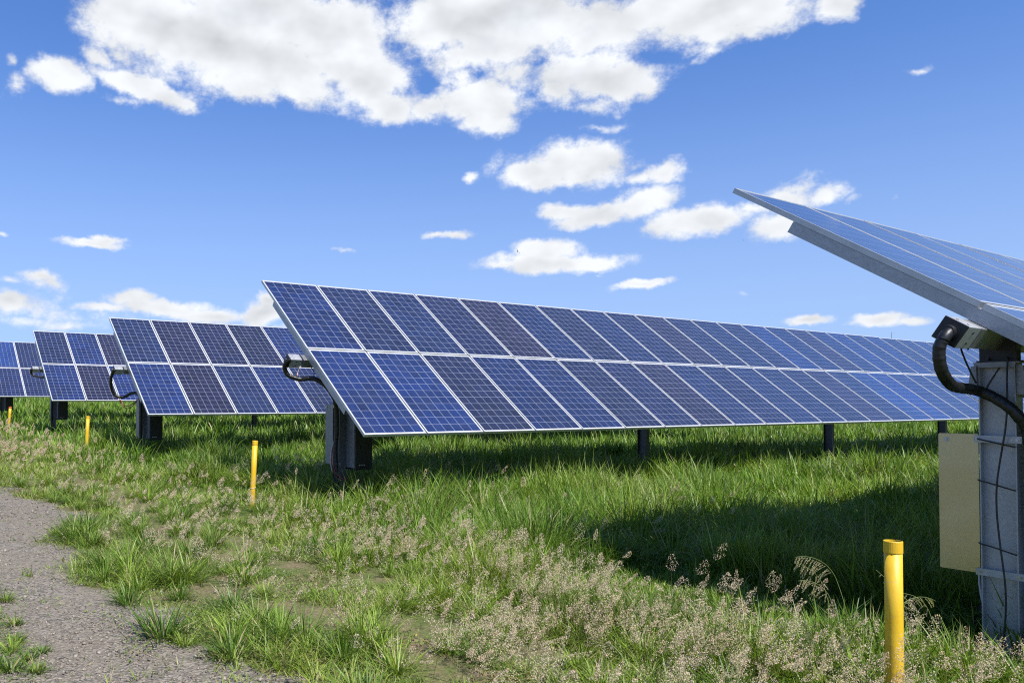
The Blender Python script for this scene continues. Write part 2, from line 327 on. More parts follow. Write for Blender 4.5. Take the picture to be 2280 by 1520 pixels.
def leafy(name, glossy=0.3, transl=0.34):
    m = bpy.data.materials.new(name); m.use_nodes = True; nt = m.node_tree; N = nt.nodes; L = nt.links
    B = N['Principled BSDF']; out = N['Material Output']
    at = N.new('ShaderNodeAttribute'); at.attribute_name = 'tone'
    L.new(at.outputs['Color'], B.inputs['Base Color']); B.inputs['Roughness'].default_value = 0.42
    B.inputs['Specular IOR Level'].default_value = glossy
    tr = N.new('ShaderNodeBsdfTranslucent')
    g = mixc(N, L, 1.0, at.outputs['Color'], (1.25, 1.2, 0.55), 'MULTIPLY'); L.new(g, tr.inputs[0])
    mx = N.new('ShaderNodeMixShader'); mx.inputs[0].default_value = transl
    L.new(B.outputs[0], mx.inputs[1]); L.new(tr.outputs[0], mx.inputs[2]); L.new(mx.outputs[0], out.inputs[0])
    return m
M_grass = leafy('grass_blade'); M_head = leafy('seed_head', 0.05, 0.45)

# ------------------------------------------------------------------ terrain
GX = [-900, -400, -200, -90, -60, -36, -27, -18.4, -10, -2, 5, 60]
GZ = [3.2, 2.4, 1.5, .42, -.22, -.75, -1.0, -1.28, -1.48, -1.6, -1.62, -1.62]
GZ = [z + CH for z in GZ]
def vnoise(x, y, s, seed=0):
    """smooth value noise, 0..1"""
    x = np.asarray(x, float) / s + 37.7 * seed; y = np.asarray(y, float) / s - 11.3 * seed
    xi = np.floor(x).astype(np.int64); yi = np.floor(y).astype(np.int64); fx = x - xi; fy = y - yi
    fx = fx * fx * (3 - 2 * fx); fy = fy * fy * (3 - 2 * fy)
    def h(a, b):
        n = (a * 374761393 + b * 668265263 + seed * 974711) & 0x7fffffff
        n = ((n ^ (n >> 13)) * 1274126177) & 0x7fffffff
        return ((n ^ (n >> 16)) & 0xffff) / 65535.0
    return (h(xi, yi) * (1 - fx) + h(xi + 1, yi) * fx) * (1 - fy) + (h(xi, yi + 1) * (1 - fx) + h(xi + 1, yi + 1) * fx) * fy
def fbm(x, y, s, seed=0, o=3):
    r = 0; a = 0.5; t = 0
    for i in range(o):
        r = r + a * vnoise(x, y, s / 2 ** i, seed + i); t += a; a *= 0.55
    return r / t
def gz(x, y):
    return np.interp(x, GX, GZ) + 0.05 * (fbm(x, y, 3.0, 3) - 0.5) * np.clip((np.asarray(y) - 1.0) / 3, 0.25, 1)
PX = [-60, -30, -22, -16, -14.5, -12.6, -11.4, -10.4, -9.9, -9.0, -8.4, -7.9, -7.1, -6.6, -6.2, -5.7, -5.2, -4.5, -4.0, -3.5, -2.6, 0, 5]
PY = [1.4, 1.4, 1.5, 1.7, 1.95, 2.25, 2.6, 2.7, 2.15, 1.7, 2.1, 1.85, 1.6, 1.95, 1.8, 2.0, 1.75, 2.0, 2.3, 2.1, 1.7, 1.6, 1.6]
def path_edge(x): return np.interp(x, PX, PY)

def ground_mesh():
    xs = np.unique(np.concatenate([np.arange(-900, -100, 40.), np.arange(-100, -32, 3.), np.arange(-32, 2.01, 0.2), np.arange(2, 20, 1.5), np.arange(20, 600, 40.)]))
    ys = np.unique(np.concatenate([np.arange(-600, -10, 40.), np.arange(-10, 0, 1.), np.arange(0, 14.01, 0.2), np.arange(14, 60, 1.5), np.arange(60, 1000, 40.)]))
    XX, YY = np.meshgrid(xs, ys); ZZ = gz(XX, YY); nx, ny = len(xs), len(ys)
    me = bpy.data.meshes.new('ground'); v = np.stack([XX, YY, ZZ], -1).reshape(-1, 3)
    idx = np.arange(nx * ny).reshape(ny, nx)
    f = np.stack([idx[:-1, :-1], idx[:-1, 1:], idx[1:, 1:], idx[1:, :-1]], -1).reshape(-1, 4)
    me.from_pydata(v.tolist(), [], f.tolist()); me.polygons.foreach_set('use_smooth', [True] * len(f))
    return me
def soil_material():
    m, nt, N, L, B = mat('grassy_soil')
    n0 = noise_(N, L, 0.35, 5, 0.6); n1 = noise_(N, L, 3.0, 6, 0.65); n2 = noise_(N, L, 45, 4, 0.7)
    soil = ramp_(N, L, n2, [(0.3, (0.094, 0.072, 0.043)), (0.55, (0.194, 0.148, 0.090)), (0.8, (0.288, 0.230, 0.151))])
    moss = ramp_(N, L, n2, [(0.3, (0.032, 0.061, 0.012)), (0.7, (0.108, 0.151, 0.032))])
    # short green cover far off and beyond the bare strip
    tc = N.new('ShaderNodeTexCoord'); sp = N.new('ShaderNodeSeparateXYZ'); L.new(tc.outputs['Object'], sp.inputs[0])
    mr = N.new('ShaderNodeMapRange'); L.new(sp.outputs[1], mr.inputs[0]); mr.inputs[1].default_value = 3.0; mr.inputs[2].default_value = 7.0
    ad = N.new('ShaderNodeMath'); L.new(mr.outputs[0], ad.inputs[0]); L.new(ramp_(N, L, n1, [(0.38, (0, 0, 0)), (0.6, (0.75,) * 3)]), ad.inputs[1]); ad.use_clamp = True
    c = mixc(N, L, ad.outputs[0], soil, moss)
    L.new(c, B.inputs['Base Color']); B.inputs['Roughness'].default_value = 0.95; B.inputs['Specular IOR Level'].default_value = 0.1
    bump_(N, L, n2, B, 0.7, 0.02)
    return m
g = add('ground', ground_mesh()); g.data.materials.append(soil_material()); tag(g, kind='structure')

def path_mesh():
    xs = np.concatenate([np.arange(-60, -16, 0.5), np.arange(-16, 4.01, 0.06)])
    e = path_edge(xs) + 0.02 + 1.0 * (fbm(xs, xs * 0 + 5, 0.5, 9, 4) - 0.5)
    t = np.linspace(0, 1, 60); v = []
    for x, ye in zip(xs, e):
        ys = -3.2 + (ye + 3.2) * t ** 0.7
        z = gz(np.full_like(ys, x), ys) + 0.004 + 0.008 * np.clip((ye - ys) / 0.3, 0, 1) + 0.010 * (fbm(np.full_like(ys, x), ys, 0.25, 5) - 0.5) * np.clip((ye - ys) / 0.3, 0, 1)
        v.append(np.stack([np.full_like(ys, x), ys, z], -1))
    v = np.array(v); n, k = v.shape[:2]; idx = np.arange(n * k).reshape(n, k)
    f = np.stack([idx[:-1, :-1], idx[1:, :-1], idx[1:, 1:], idx[:-1, 1:]], -1).reshape(-1, 4)
    me = bpy.data.meshes.new('path'); me.from_pydata(v.reshape(-1, 3).tolist(), [], f.tolist())
    me.polygons.foreach_set('use_smooth', [True] * len(f)); return me
def gravel_material():
    m, nt, N, L, B = mat('crushed_stone')
    tc = N.new('ShaderNodeTexCoord'); vo = N.new('ShaderNodeTexVoronoi'); L.new(tc.outputs['Object'], vo.inputs['Vector']); vo.inputs['Scale'].default_value = 62
    vs = N.new('ShaderNodeSeparateColor'); L.new(vo.outputs['Color'], vs.inputs[0])
    c = ramp_(N, L, vs.outputs[0], [(0.0, (0.081, 0.072, 0.061)), (0.55, (0.178, 0.154, 0.124)), (1.0, (0.296, 0.255, 0.204))])
    n1 = noise_(N, L, 1.3, 6, 0.65); n3 = noise_(N, L, 14, 4, 0.7)
    c = mixc(N, L, ramp_(N, L, n1, [(0.40, (0, 0, 0)), (0.68, (0.75,) * 3)]), c, ramp_(N, L, n3, [(0.3, (0.145, 0.12, 0.09)), (0.7, (0.23, 0.195, 0.15))]))
    L.new(c, B.inputs['Base Color']); B.inputs['Roughness'].default_value = 0.9; B.inputs['Specular IOR Level'].default_value = 0.2
    bump_(N, L, vo.outputs['Distance'], B, 0.9, 0.012)
    return m
pth = add('path', path_mesh()); pth.data.materials.append(gravel_material()); tag(pth, kind='structure')

# ------------------------------------------------------------------ trackers
PITCH, PW, PL = 1.012, 0.992, 1.956
def panel_meshes():
    g = MB().box(0.006, PL - 0.006, 0.006, PW - 0.006, -0.0075, -0.0025).mesh('solar_panel', M_cell)
    g.materials.append(M_back)
    for p in g.polygons:
        if p.normal.z < 0.5: p.material_index = 1
    f = MB(); w, t = 0.013, 0.0018
    f.box(0, PL, 0, w, -0.0024, 0); f.box(0, PL, PW - w, PW, -0.0024, 0)
    f.box(0, w, w, PW - w, -0.0024, 0); f.box(PL - w, PL, w, PW - w, -0.0024, 0)
    f.box(0, PL, 0, t, -0.04, -0.0024); f.box(0, PL, PW - t, PW, -0.04, -0.0024)
    f.box(0, t, t, PW - t, -0.04, -0.0024); f.box(PL - t, PL, t, PW - t, -0.04, -0.0024)
    f.box(t, PL - t, t, 0.03, -0.04, -0.038); f.box(t, PL - t, PW - 0.03, PW - t, -0.04, -0.038)
    return g, f.mesh('panel_frame', M_frame)
ME_panel, ME_frame = panel_meshes()
# C-shaped rail under the panels, 2.78 m down the slope
rl = MB(); a = 1.385
rl.box(-a, a, 0, 0.0025, -0.125, -0.0415); rl.box(-a, a, 0.0025, 0.05, -0.044, -0.0415); rl.box(-a, a, 0.0025, 0.05, -0.125, -0.1225)
rl.box(-a, a, 0.0475, 0.05, -0.1225, -0.108)
ME_rail = rl.mesh('module_rail', M_galv)
# I-section post, flanges facing along x, web set back
M_post = galv('post_galvanising', 0.31, 0.43, 0.45); M_post_shaded = galv('shaded_post_galvanising', 0.07, 0.13, 0.4)  # second, darker copy puts the shade on the other tables' posts into the colour
def post_mesh(h, m, depth=0.5):
    b = MB(); b.box(-0.100, -0.093, 0, 0.11, -depth, h); b.box(0.093, 0.100, 0, 0.11, -depth, h); b.box(-0.093, 0.093, 0.050, 0.056, -depth, h)
    return b.mesh('post', m)
def cap_mesh():
    b = MB()
    b.box(-0.125, 0.125, -0.012, 0.125, 0.0, 0.008); b.box(-0.118, 0.105, -0.016, -0.012, -0.026, 0.008)       # top plate and its front lip
    for s in (-1, 1):
        x0, x1 = (s * 0.1015, s * 0.1055)
        b.prism([(-0.03, -0.012), (0.13, -0.012), (0.12, -0.22), (-0.015, -0.20)], min(x0, x1), max(x0, x1), 'x')
        y = -0.004
        b.prism([(s * 0.104, -0.012), (s * 0.140, -0.016), (s * 0.158, -0.17), (s * 0.146, -0.20), (s * 0.104, -0.20)], y, y + 0.004, 'y')
    return b.mesh('post_cap', M_galvd)
ME_cap = cap_mesh()
def housing_mesh():
    b = MB()
    b.box(-0.11, 0.11, 0.0, 0.11, 0.0085, 0.018)
    pts = [(-0.10, 0.018), (0.10, 0.018), (0.10, 0.09)]
    for k in range(9):
        w = math.pi * (0.02 + 0.96 * k / 8); pts.append((0.125 * math.cos(w), 0.155 + 0.125 * math.sin(w)))
    pts += [(-0.10, 0.09)]
    b.prism(pts, 0.02, 0.09)
    for x in (-0.05, 0.05): b.prism([(x + 0.011 * math.cos(k * math.pi / 3), 0.018 + 0.010 + 0.010 * math.sin(k * math.pi / 3)) for k in range(6)], -0.004, 0.02)
    return b.mesh('bearing_housing', M_dark)
ME_hous = housing_mesh()

BLUE = [(0.004, 0.014, 0.074), (0.004, 0.011, 0.053), (0.003, 0.015, 0.088), (0.005, 0.012, 0.050), (0.005, 0.010, 0.042), (0.006, 0.016, 0.067)]
DUSK = [(0.011, 0.008, 0.026), (0.013, 0.009, 0.024), (0.006, 0.008, 0.034), (0.006, 0.008, 0.029)]
AZURE = [(0.005, 0.024, 0.132), (0.006, 0.026, 0.116)]
# tones seen in the photograph (b blue, n navy, p plum, a azure), column by column from the free end
TONE = {'b': BLUE, 'c': [(0.004, 0.0155, 0.080)], 'n': [BLUE[1], BLUE[3], BLUE[4], DUSK[2]], 'q': [(0.008, 0.008, 0.030)], 'p': DUSK[:2] + DUSK[3:], 'a': AZURE}

def tracker(label, X, Y, Z, tilt, seed, up, low, hose=None, py=0.35, drive=True, first=True):
    """one table of twenty by two panels on its tube and posts; X, Y, Z: middle of its free end"""
    R = random.Random(seed); Z = Z + CH
    gz0 = float(gz(X, Y + py)); base = Vector((X, Y + py, gz0))
    T = empty('solar_tracker', base); tag(T, label, 'solar tracker', 'solar tracker tables in parallel rows')
    ct, st = math.cos(tilt), math.sin(tilt)
    ev = Vector((ct, 0, -st)); en = Vector((st, 0, ct)); C = Vector((X, Y, Z)) - base
    def at(v, y, n): return C + ev * v + en * n + Vector((0, y, 0))
    for k in range(20):
        for row, v0, pat in ((0, -PL - 0.01, up), (1, 0.01, low)):
            ch = pat[k] if k < len(pat) else R.choice('bbbnnnpna')
            c = R.choice(TONE[ch]); j = 1 + R.uniform(-0.12, 0.12)
            o = add('solar_panel', ME_panel, T, at(v0, 0.0 + k * PITCH, R.uniform(-0.0015, 0.0015)), (0, tilt, 0), (c[0] * j, c[1] * j, c[2] * j, 1))
            add('panel_frame', ME_frame, o)
            if ch == 'p' and first: o['label'] = 'dark plum coloured panel among the blue ones'
    L_ = 20 * PITCH - 0.02
    for k in range(21):
        y = 0.004 if k == 0 else (L_ - 0.054 if k == 20 else k * PITCH - 0.035)
        add('module_rail', ME_rail, T, at(0, y, 0), (0, tilt, 0))
    TV = 0.04; TN = -0.197                                   # centre of the torque tube
    tb = MB(); s_ = 0.068
    tb.box(-s_, s_, 0, L_ - 0.1, -s_, s_)
    me = tb.mesh('torque_tube', M_galvd, bevel=0.006)
    tube = add('torque_tube', me, T, at(TV, -0.06, TN), (0, tilt, 0))
    # sleeve at the free end, plate and gland
    sl = MB(); s2 = 0.0715; sl.box(-s2, s2, -0.21, -0.03, -s2, s2)
    slo = add('tube_sleeve', sl.mesh('tube_sleeve', M_galv, bevel=0.004), tube)
    sh = MB()
    for z in (-0.035, 0.035):
        sh.prism([(-0.11 + 0.009 * math.cos(w), z + 0.009 * math.sin(w)) for w in [i * math.pi / 6 for i in range(12)]], s2 + 0.0004, s2 + 0.0022, 'x')
    for xx in (-0.03, 0.035):
        sh.prism([(xx + 0.008 * math.cos(w), -0.15 + 0.008 * math.sin(w)) for w in [i * math.pi / 6 for i in range(12)]], s2 + 0.0004, s2 + 0.002, 'z')
    add('bolt_hole', sh.mesh('bolt_hole', M_dark), slo)  # flat dark discs stand in for the dark bolt holes of the sleeve
    ep = MB(); ep.box(-0.073, 0.073, -0.224, -0.2105, -0.073, 0.073)
    epo = add('end_plate', ep.mesh('end_plate', M_black, bevel=0.005), tube)
    gl = MB()
    gl.tube([(0, -0.2245, 0), (0, -0.232, 0)], 0.052, 28); gl.tube([(0, -0.232, 0), (0, -0.262, 0)], [0.042, 0.036], 24)
    add('hose_gland', gl.mesh('hose_gland', M_black), epo)
    # posts
    for i, dy in enumerate((0.0, 6.95, 13.9)):
        gzp = float(gz(X, Y + py + dy)); ax = at(TV, 0, TN)
        top = ax.z - 0.175
        b = gzp - gz0
        P = add('post', post_mesh(top - b, M_post if seed == 1 else M_post_shaded), T, (ax.x + 0.025, dy - 0.03, b))
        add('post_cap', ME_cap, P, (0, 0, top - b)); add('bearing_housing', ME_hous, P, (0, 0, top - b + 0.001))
    ax = at(TV, 0, TN); px, top = ax.x + 0.025, ax.z - 0.175
    zr = top - 0.485
    if drive:
        # plate strapped to the post and the control box behind it
        sp = MB(); sp.prism([(-0.337, zr - 0.860), (-0.335, zr - 0.866), (-0.108, zr - 0.866), (-0.108, zr + 0.030), (-0.330, zr + 0.030), (-0.337, zr + 0.022)], -0.022, -0.019)
        o = add('backing_plate', sp.mesh('backing_plate', M_sheet if seed == 1 else M_galvd), T, (px, 0, 0))  # darker steel on the other tables: their shade is in the colour
        wsh = MB().tube([(-0.29, -0.0225, zr - 0.01), (-0.29, -0.026, zr - 0.01)], 0.016, 18).tube([(-0.29, -0.026, zr - 0.01), (-0.29, -0.032, zr - 0.01)], 0.008, 6)
        add('bolt', wsh.mesh('bolt', M_steel), o, (0, 0, 0))
        for dz in (0.0, -0.855):
            s3 = MB().box(-0.128, 0.128, -0.036, -0.0325, zr + dz - 0.022, zr + dz + 0.022)
            so_ = add('strap', s3.mesh('strap', M_galv), T, (px, 0, 0), (0, 0.0, 0))
            bb = MB()
            for x in (-0.108, 0.108):
                bb.tube([(x, -0.0362, zr + dz), (x, -0.039, zr + dz)], 0.013, 18).tube([(x, -0.039, zr + dz), (x, -0.048, zr + dz)], 0.008, 6)
            add('bolt', bb.mesh('bolt', M_steel), so_)
        e = MB().box(0.03, 0.36, 0.09, 0.38, zr - 0.93, zr + 0.10)
        eo = add('control_box', e.mesh('control_box', M_encl, bevel=0.008), T, (px, 0, 0))
        sd_ = MB().box(0.015, 0.335, 0.0845, 0.0875, zr - 0.90, zr + 0.12)
        add('side_plate', sd_.mesh('side_plate', M_galvd), eo)
        lo = MB(); x = 0.3632
        for (y0, y1, z0, z1) in ((0.225, 0.237, -0.868, -0.852), (0.245, 0.249, -0.868, -0.853), (0.253, 0.265, -0.868, -0.864), (0.253, 0.256, -0.868, -0.853),
                                 (0.270, 0.282, -0.868, -0.853), (0.288, 0.291, -0.868, -0.853), (0.295, 0.306, -0.862, -0.858), (0.310, 0.322, -0.868, -0.853)):
            lo.box(x - 0.003, x, y0 - 0.08, y1 - 0.08, zr + z0, zr + z1)
        add('printed_mark', lo.mesh('printed_mark', M_print), eo)
    if hose:
        pts = [Vector(p) + C for p in hose['pts']]; sp_ = spline(pts, 0.008)
        rr_ = [hose['r'] * ((1.05 if i % 2 else 0.95) if i < 14 else 1 + 0.05 * math.sin(i * .37 + seed) * math.sin(i * 1.13)) for i in range(len(sp_))]
        add('conduit_hose', MB().tube(sp_, rr_, 16).mesh('conduit_hose', M_hose, True), T)
        for nm, m, r, plist in hose.get('wires', []):
            for q in plist: add(nm, MB().tube(spline([Vector(p) + C for p in q], 0.015), r, 7).mesh(nm, m, True), T)
    return T

tA = tracker('nearest tilted solar table, cut off by the right edge, above the big grey post',
    -2.051, 5.780, 0.612, 0.5779, 1, 'bnnnbbnbnb', 'bnabnnbnb',
    dict(r=0.034, pts=[(-0.073, -0.27, -0.187), (-0.072, -0.295, -0.190), (-0.075, -0.322, -0.206), (-0.085, -0.342, -0.234), (-0.102, -0.35, -0.277), (-0.109, -0.34, -0.342), (-0.11, -0.31, -0.413), (-0.112, -0.24, -0.471), (-0.13, -0.1, -0.51), (-0.14, 0.05, -0.521), (-0.139, 0.18, -0.527), (-0.115, 0.25, -0.541), (-0.068, 0.265, -0.567), (-0.016, 0.265, -0.601), (0.036, 0.265, -0.645), (0.075, 0.28, -0.699),
        (0.112, 0.32, -0.80), (0.120, 0.34, -1.0), (0.125, 0.36, -1.3), (0.16, 0.40, -1.75), (0.20, 0.45, -2.20)],
      wires=[('signal_cable', M_wire_k, 0.0055, [
                [(-0.075, -0.03, -0.285), (-0.085, 0.0, -0.262), (-0.115, 0.04, -0.255), (-0.152, 0.08, -0.268), (-0.158, 0.14, -0.33), (-0.146, 0.2, -0.42), (-0.125, 0.235, -0.50)],
                [(0.022, 0.29, -0.33), (0.02, 0.275, -0.45), (0.022, 0.27, -0.62), (0.008, 0.275, -0.78), (-0.012, 0.28, -0.90), (-0.042, 0.28, -1.12), (-0.046, 0.28, -1.30), (-0.032, 0.28, -1.50), (-0.008, 0.28, -1.75), (-0.008, 0.28, -1.95), (-0.03, 0.28, -2.2)],
                [(-0.02, 0.32, -0.37), (-0.06, 0.315, -0.44), (-0.10, 0.31, -0.52), (-0.12, 0.31, -0.6)]]),
             ('cable_tie', M_wire_k, 0.0048, [
                [(-0.155, 0.31, -0.845), (-0.14, 0.290, -0.848), (-0.08, 0.292, -0.862), (0.0, 0.292, -0.880), (0.047, 0.292, -0.89), (0.06, 0.30, -0.892)],
                [(-0.155, 0.31, -1.11), (-0.14, 0.290, -1.113), (-0.08, 0.292, -1.128), (0.0, 0.292, -1.15), (0.047, 0.292, -1.162), (0.06, 0.30, -1.165)],
                [(-0.155, 0.31, -1.515), (-0.14, 0.290, -1.518), (-0.08, 0.292, -1.53), (0.0, 0.292, -1.55), (0.047, 0.292, -1.562), (0.06, 0.30, -1.565)]]),
             ('ground_cable', M_wire_w, 0.006, [[(-0.165, 0.33, -1.70), (-0.17, 0.35, -1.80), (-0.16, 0.36, -1.9), (-0.14, 0.38, -2.0), (-0.12, 0.4, -2.2)]]),
             ('ribbed_conduit', M_hose, 0.045, [[(-0.03, 0.62, -1.68), (-0.16, 0.60, -1.74), (-0.205, 0.58, -1.85), (-0.22, 0.56, -2.0), (-0.28, 0.55, -2.2)]])]))
tB = tracker('longest solar table in the middle, with a thick S-shaped hose at its left end',
    -10.284, 5.515, 0.781, 0.6542, 2, 'bnbnpnpnnpnbncnpncnb', 'ccpnbpnpnnnnppnaacn',
    dict(r=0.034, pts=[(0.0, -0.27, -0.172), (-0.03, -0.30, -0.185), (-0.085, -0.32, -0.242), (-0.12, -0.30, -0.311), (-0.125, -0.25, -0.385), (-0.09, -0.15, -0.430), (-0.060, -0.07, -0.445),
        (0.02, 0.02, -0.43), (0.085, 0.12, -0.458), (0.151, 0.24, -0.562), (0.139, 0.36, -0.705), (0.093, 0.43, -0.863), (0.039, 0.47, -1.209), (0.0, 0.47, -1.542), (0.03, 0.50, -2.2)],
      wires=[('red_cable', M_wire_r, 0.007, [[(0.02, 0.45, -1.3), (-0.04, 0.44, -1.5), (-0.05, 0.44, -1.7), (0.02, 0.46, -1.86), (0.14, 0.5, -1.92), (0.28, 0.6, -1.86)],
                                            [(0.03, 0.45, -1.34), (-0.01, 0.44, -1.52), (0, 0.44, -1.72), (0.08, 0.45, -1.84), (0.2, 0.55, -1.9)],
                                            [(-0.085, -0.1, -0.27), (-0.1, -0.1, -0.33), (-0.09, -0.14, -0.4)]]),
             ('pale_cable', M_wire_w, 0.006, [[(0, 0.44, -1.36), (-0.06, 0.43, -1.52), (-0.075, 0.43, -1.66), (-0.04, 0.44, -1.82)], [(-0.06, -0.1, -0.27), (-0.085, -0.11, -0.34), (-0.075, -0.13, -0.4)]]),
             ('black_cable', M_wire_k, 0.007, [[(0.02, 0.05, -0.28), (0.03, 0.09, -0.34), (0.01, 0.1, -0.43)]])]), py=0.55)
tracker('far continuation of the longest solar table, behind the near post on the right', -10.284, 5.515 + 20 * PITCH + 0.06, 0.781, 0.646, 12, 'nnnnnnbnbb', 'bnnannbn', None, drive=False)
tC = tracker('third solar table from the right, with a deep hanging hose loop and loose orange-brown wires',
    -18.3695, 5.216, 0.912, 0.6346, 3, 'nqnpb', 'cqnbn',
    dict(r=0.034, pts=[(0.0, -0.27, -0.172), (-0.08, -0.29, -0.22), (-0.22, -0.30, -0.38), (-0.31, -0.27, -0.56), (-0.36, -0.19, -0.72), (-0.33, -0.08, -0.79), (-0.26, 0.04, -0.775),
        (-0.12, 0.12, -0.71), (0.02, 0.20, -0.70), (0.10, 0.26, -0.80), (0.12, 0.28, -1.1), (0.10, 0.28, -1.6), (0.09, 0.30, -2.1)],
      wires=[('brown_cable', M_wire_r, 0.009, [[(-0.33, -0.08, -0.80), (-0.33, -0.05, -0.92), (-0.25, 0.0, -1.02), (-0.10, 0.06, -1.05), (0.02, 0.14, -0.98), (0.10, 0.2, -0.88)],
                                              [(-0.31, -0.08, -0.82), (-0.28, -0.02, -0.94), (-0.18, 0.02, -1.00), (0.0, 0.12, -0.96), (0.10, 0.2, -0.86)]])]))
tD = tracker('fourth solar table from the right, second from the left, with a small tight hose loop',
    -27.031, 5.004, 1.222, 0.6331, 4, 'ncqn', 'cqbn',
    dict(r=0.032, pts=[(0.0, -0.27, -0.172), (-0.08, -0.30, -0.21), (-0.13, -0.30, -0.29), (-0.12, -0.22, -0.37), (-0.03, -0.08, -0.42), (0.05, 0.08, -0.44), (0.10, 0.22, -0.6), (0.12, 0.28, -1.0), (0.10, 0.28, -1.6), (0.09, 0.30, -2.2)]))
tE = tracker('farthest solar table, leftmost, cut off by the left edge', -36.006, 4.793, 1.422, 0.6501, 5, 'anbb', 'nnbb',
    dict(r=0.032, pts=[(0.0, -0.27, -0.172), (-0.08, -0.30, -0.21), (-0.13, -0.30, -0.29), (-0.12, -0.22, -0.37), (-0.03, -0.08, -0.42), (0.05, 0.08, -0.44), (0.10, 0.22, -0.6), (0.12, 0.28, -1.0), (0.10, 0.28, -1.6), (0.09, 0.30, -2.2)]))

# ------------------------------------------------------------------ yellow marker posts
def marker(label, x, y, h, lean=(0, 0), cap='collar', r=0.04):
    z = float(gz(x, y))
    T = empty('marker_post', (x, y, z)); tag(T, label, 'marker post', 'yellow marker posts before the row ends')
    T.rotation_euler = (lean[0], lean[1], 0)
    b = MB(); n = 28
    zs = [-0.3, 0.0, 0.25, 0.5, h - 0.06]
    b.tube([(0, 0, q) for q in zs], r, n, 0, True)
    add('pipe', b.mesh('pipe', M_yellow, True), T)
    c = MB(); ro, ri = r + 0.0028, r - 0.002; vs = []; fs = []
    prof = [(r + 0.0005, h - 0.062), (ro, h - 0.060), (ro, h - 0.003), (ro - 0.002, h), (ri, h), (ri, h - 0.02)]
    for (rr, zz) in prof:
        for k in range(n): vs.append((rr * math.cos(2 * math.pi * k / n), rr * math.sin(2 * math.pi * k / n), zz))
    for i in range(len(prof) - 1):
        for k in range(n): fs.append((i * n + k, i * n + (k + 1) % n, (i + 1) * n + (k + 1) % n, (i + 1) * n + k))
    fs.append(tuple((len(prof) - 1) * n + k for k in range(n)))
    c.poly(vs, fs)
    me = c.mesh('pipe_cap', M_orange if cap == 'orange' else M_yellow)
    me.materials.append(M_black); me.polygons[-1].material_index = 1  # black disc paints the dark hollow inside the pipe rim
    add('pipe_cap', me, T)
    if cap == 'tie': add('wire_tie', MB().tube([((r + .002) * math.cos(w), (r + .002) * math.sin(w), 0.27 + 0.01 * math.sin(w)) for w in [i * math.pi / 12 for i in range(25)]], 0.003, 6).mesh('wire_tie', M_wire_w), T)
    return T
marker('nearest and largest yellow post, in front of the grey post, with a collar on top', -2.032, 4.55, 0.88, (0.0, 0.0), 'collar', 0.042)
marker('second nearest yellow post, leaning right, with a wire tied near its foot', -10.40, 4.70, 0.93, (-0.035, 0.035), 'tie', 0.038)
marker('third nearest yellow post, thin and short, in grass between the two left hoses', -20.13, 4.75, 0.89, (-0.03, 0.03), 'collar', 0.042)
marker('farthest yellow post with a faded orange cap, at the left edge', -30.66, 4.60, 0.75, (-0.06, 0.04), 'orange', 0.045)


# ------------------------------------------------------------------ vegetation
HEAD = math.radians(-56.57)
def wedge(n, r0, r1, power, a0=-37, a1=52, y_min=-1.0, y_max=1e9, seed=0):
    """points on the ground around the camera's view, density falling as r**-power beyond r0"""
    g = np.random.default_rng(seed); u = g.random(n); k = 2 - power
    r = (r0 ** k + u * (r1 ** k - r0 ** k)) ** (1 / k) if abs(k) > 1e-6 else r0 * (r1 / r0) ** u
    a = HEAD + np.radians(a0 + (a1 - a0) * g.random(n)); x = r * np.sin(a); y = r * np.cos(a)
    m = (y > y_min) & (y < y_max); return x[m], y[m], r[m]
def raw_mesh(name, V, F3, F4, col, material, smooth=False, k=0.70):
    """V (n,3), triangles and quads as index arrays, one colour per vertex"""
    me = bpy.data.meshes.new(name); me.vertices.add(len(V)); me.vertices.foreach_set('co', V.astype(np.float32).ravel())
    loops = np.concatenate([F4.ravel(), F3.ravel()]).astype(np.int32)
    me.loops.add(len(loops)); me.loops.foreach_set('vertex_index', loops)
    st = np.concatenate([np.arange(len(F4)) * 4, len(F4) * 4 + np.arange(len(F3)) * 3]).astype(np.int32)
    me.polygons.add(len(st)); me.polygons.foreach_set('loop_start', st)
    me.polygons.foreach_set('loop_total', np.concatenate([np.full(len(F4), 4), np.full(len(F3), 3)]).astype(np.int32))
    me.update(calc_edges=True)
    at = me.color_attributes.new('tone', 'FLOAT_COLOR', 'POINT')
    at.data.foreach_set('color', np.concatenate([col * k, np.ones((len(col), 1))], 1).astype(np.float32).ravel())
    me.materials.append(material)
    if smooth: me.polygons.foreach_set('use_smooth', np.ones(len(st), bool))
    return me
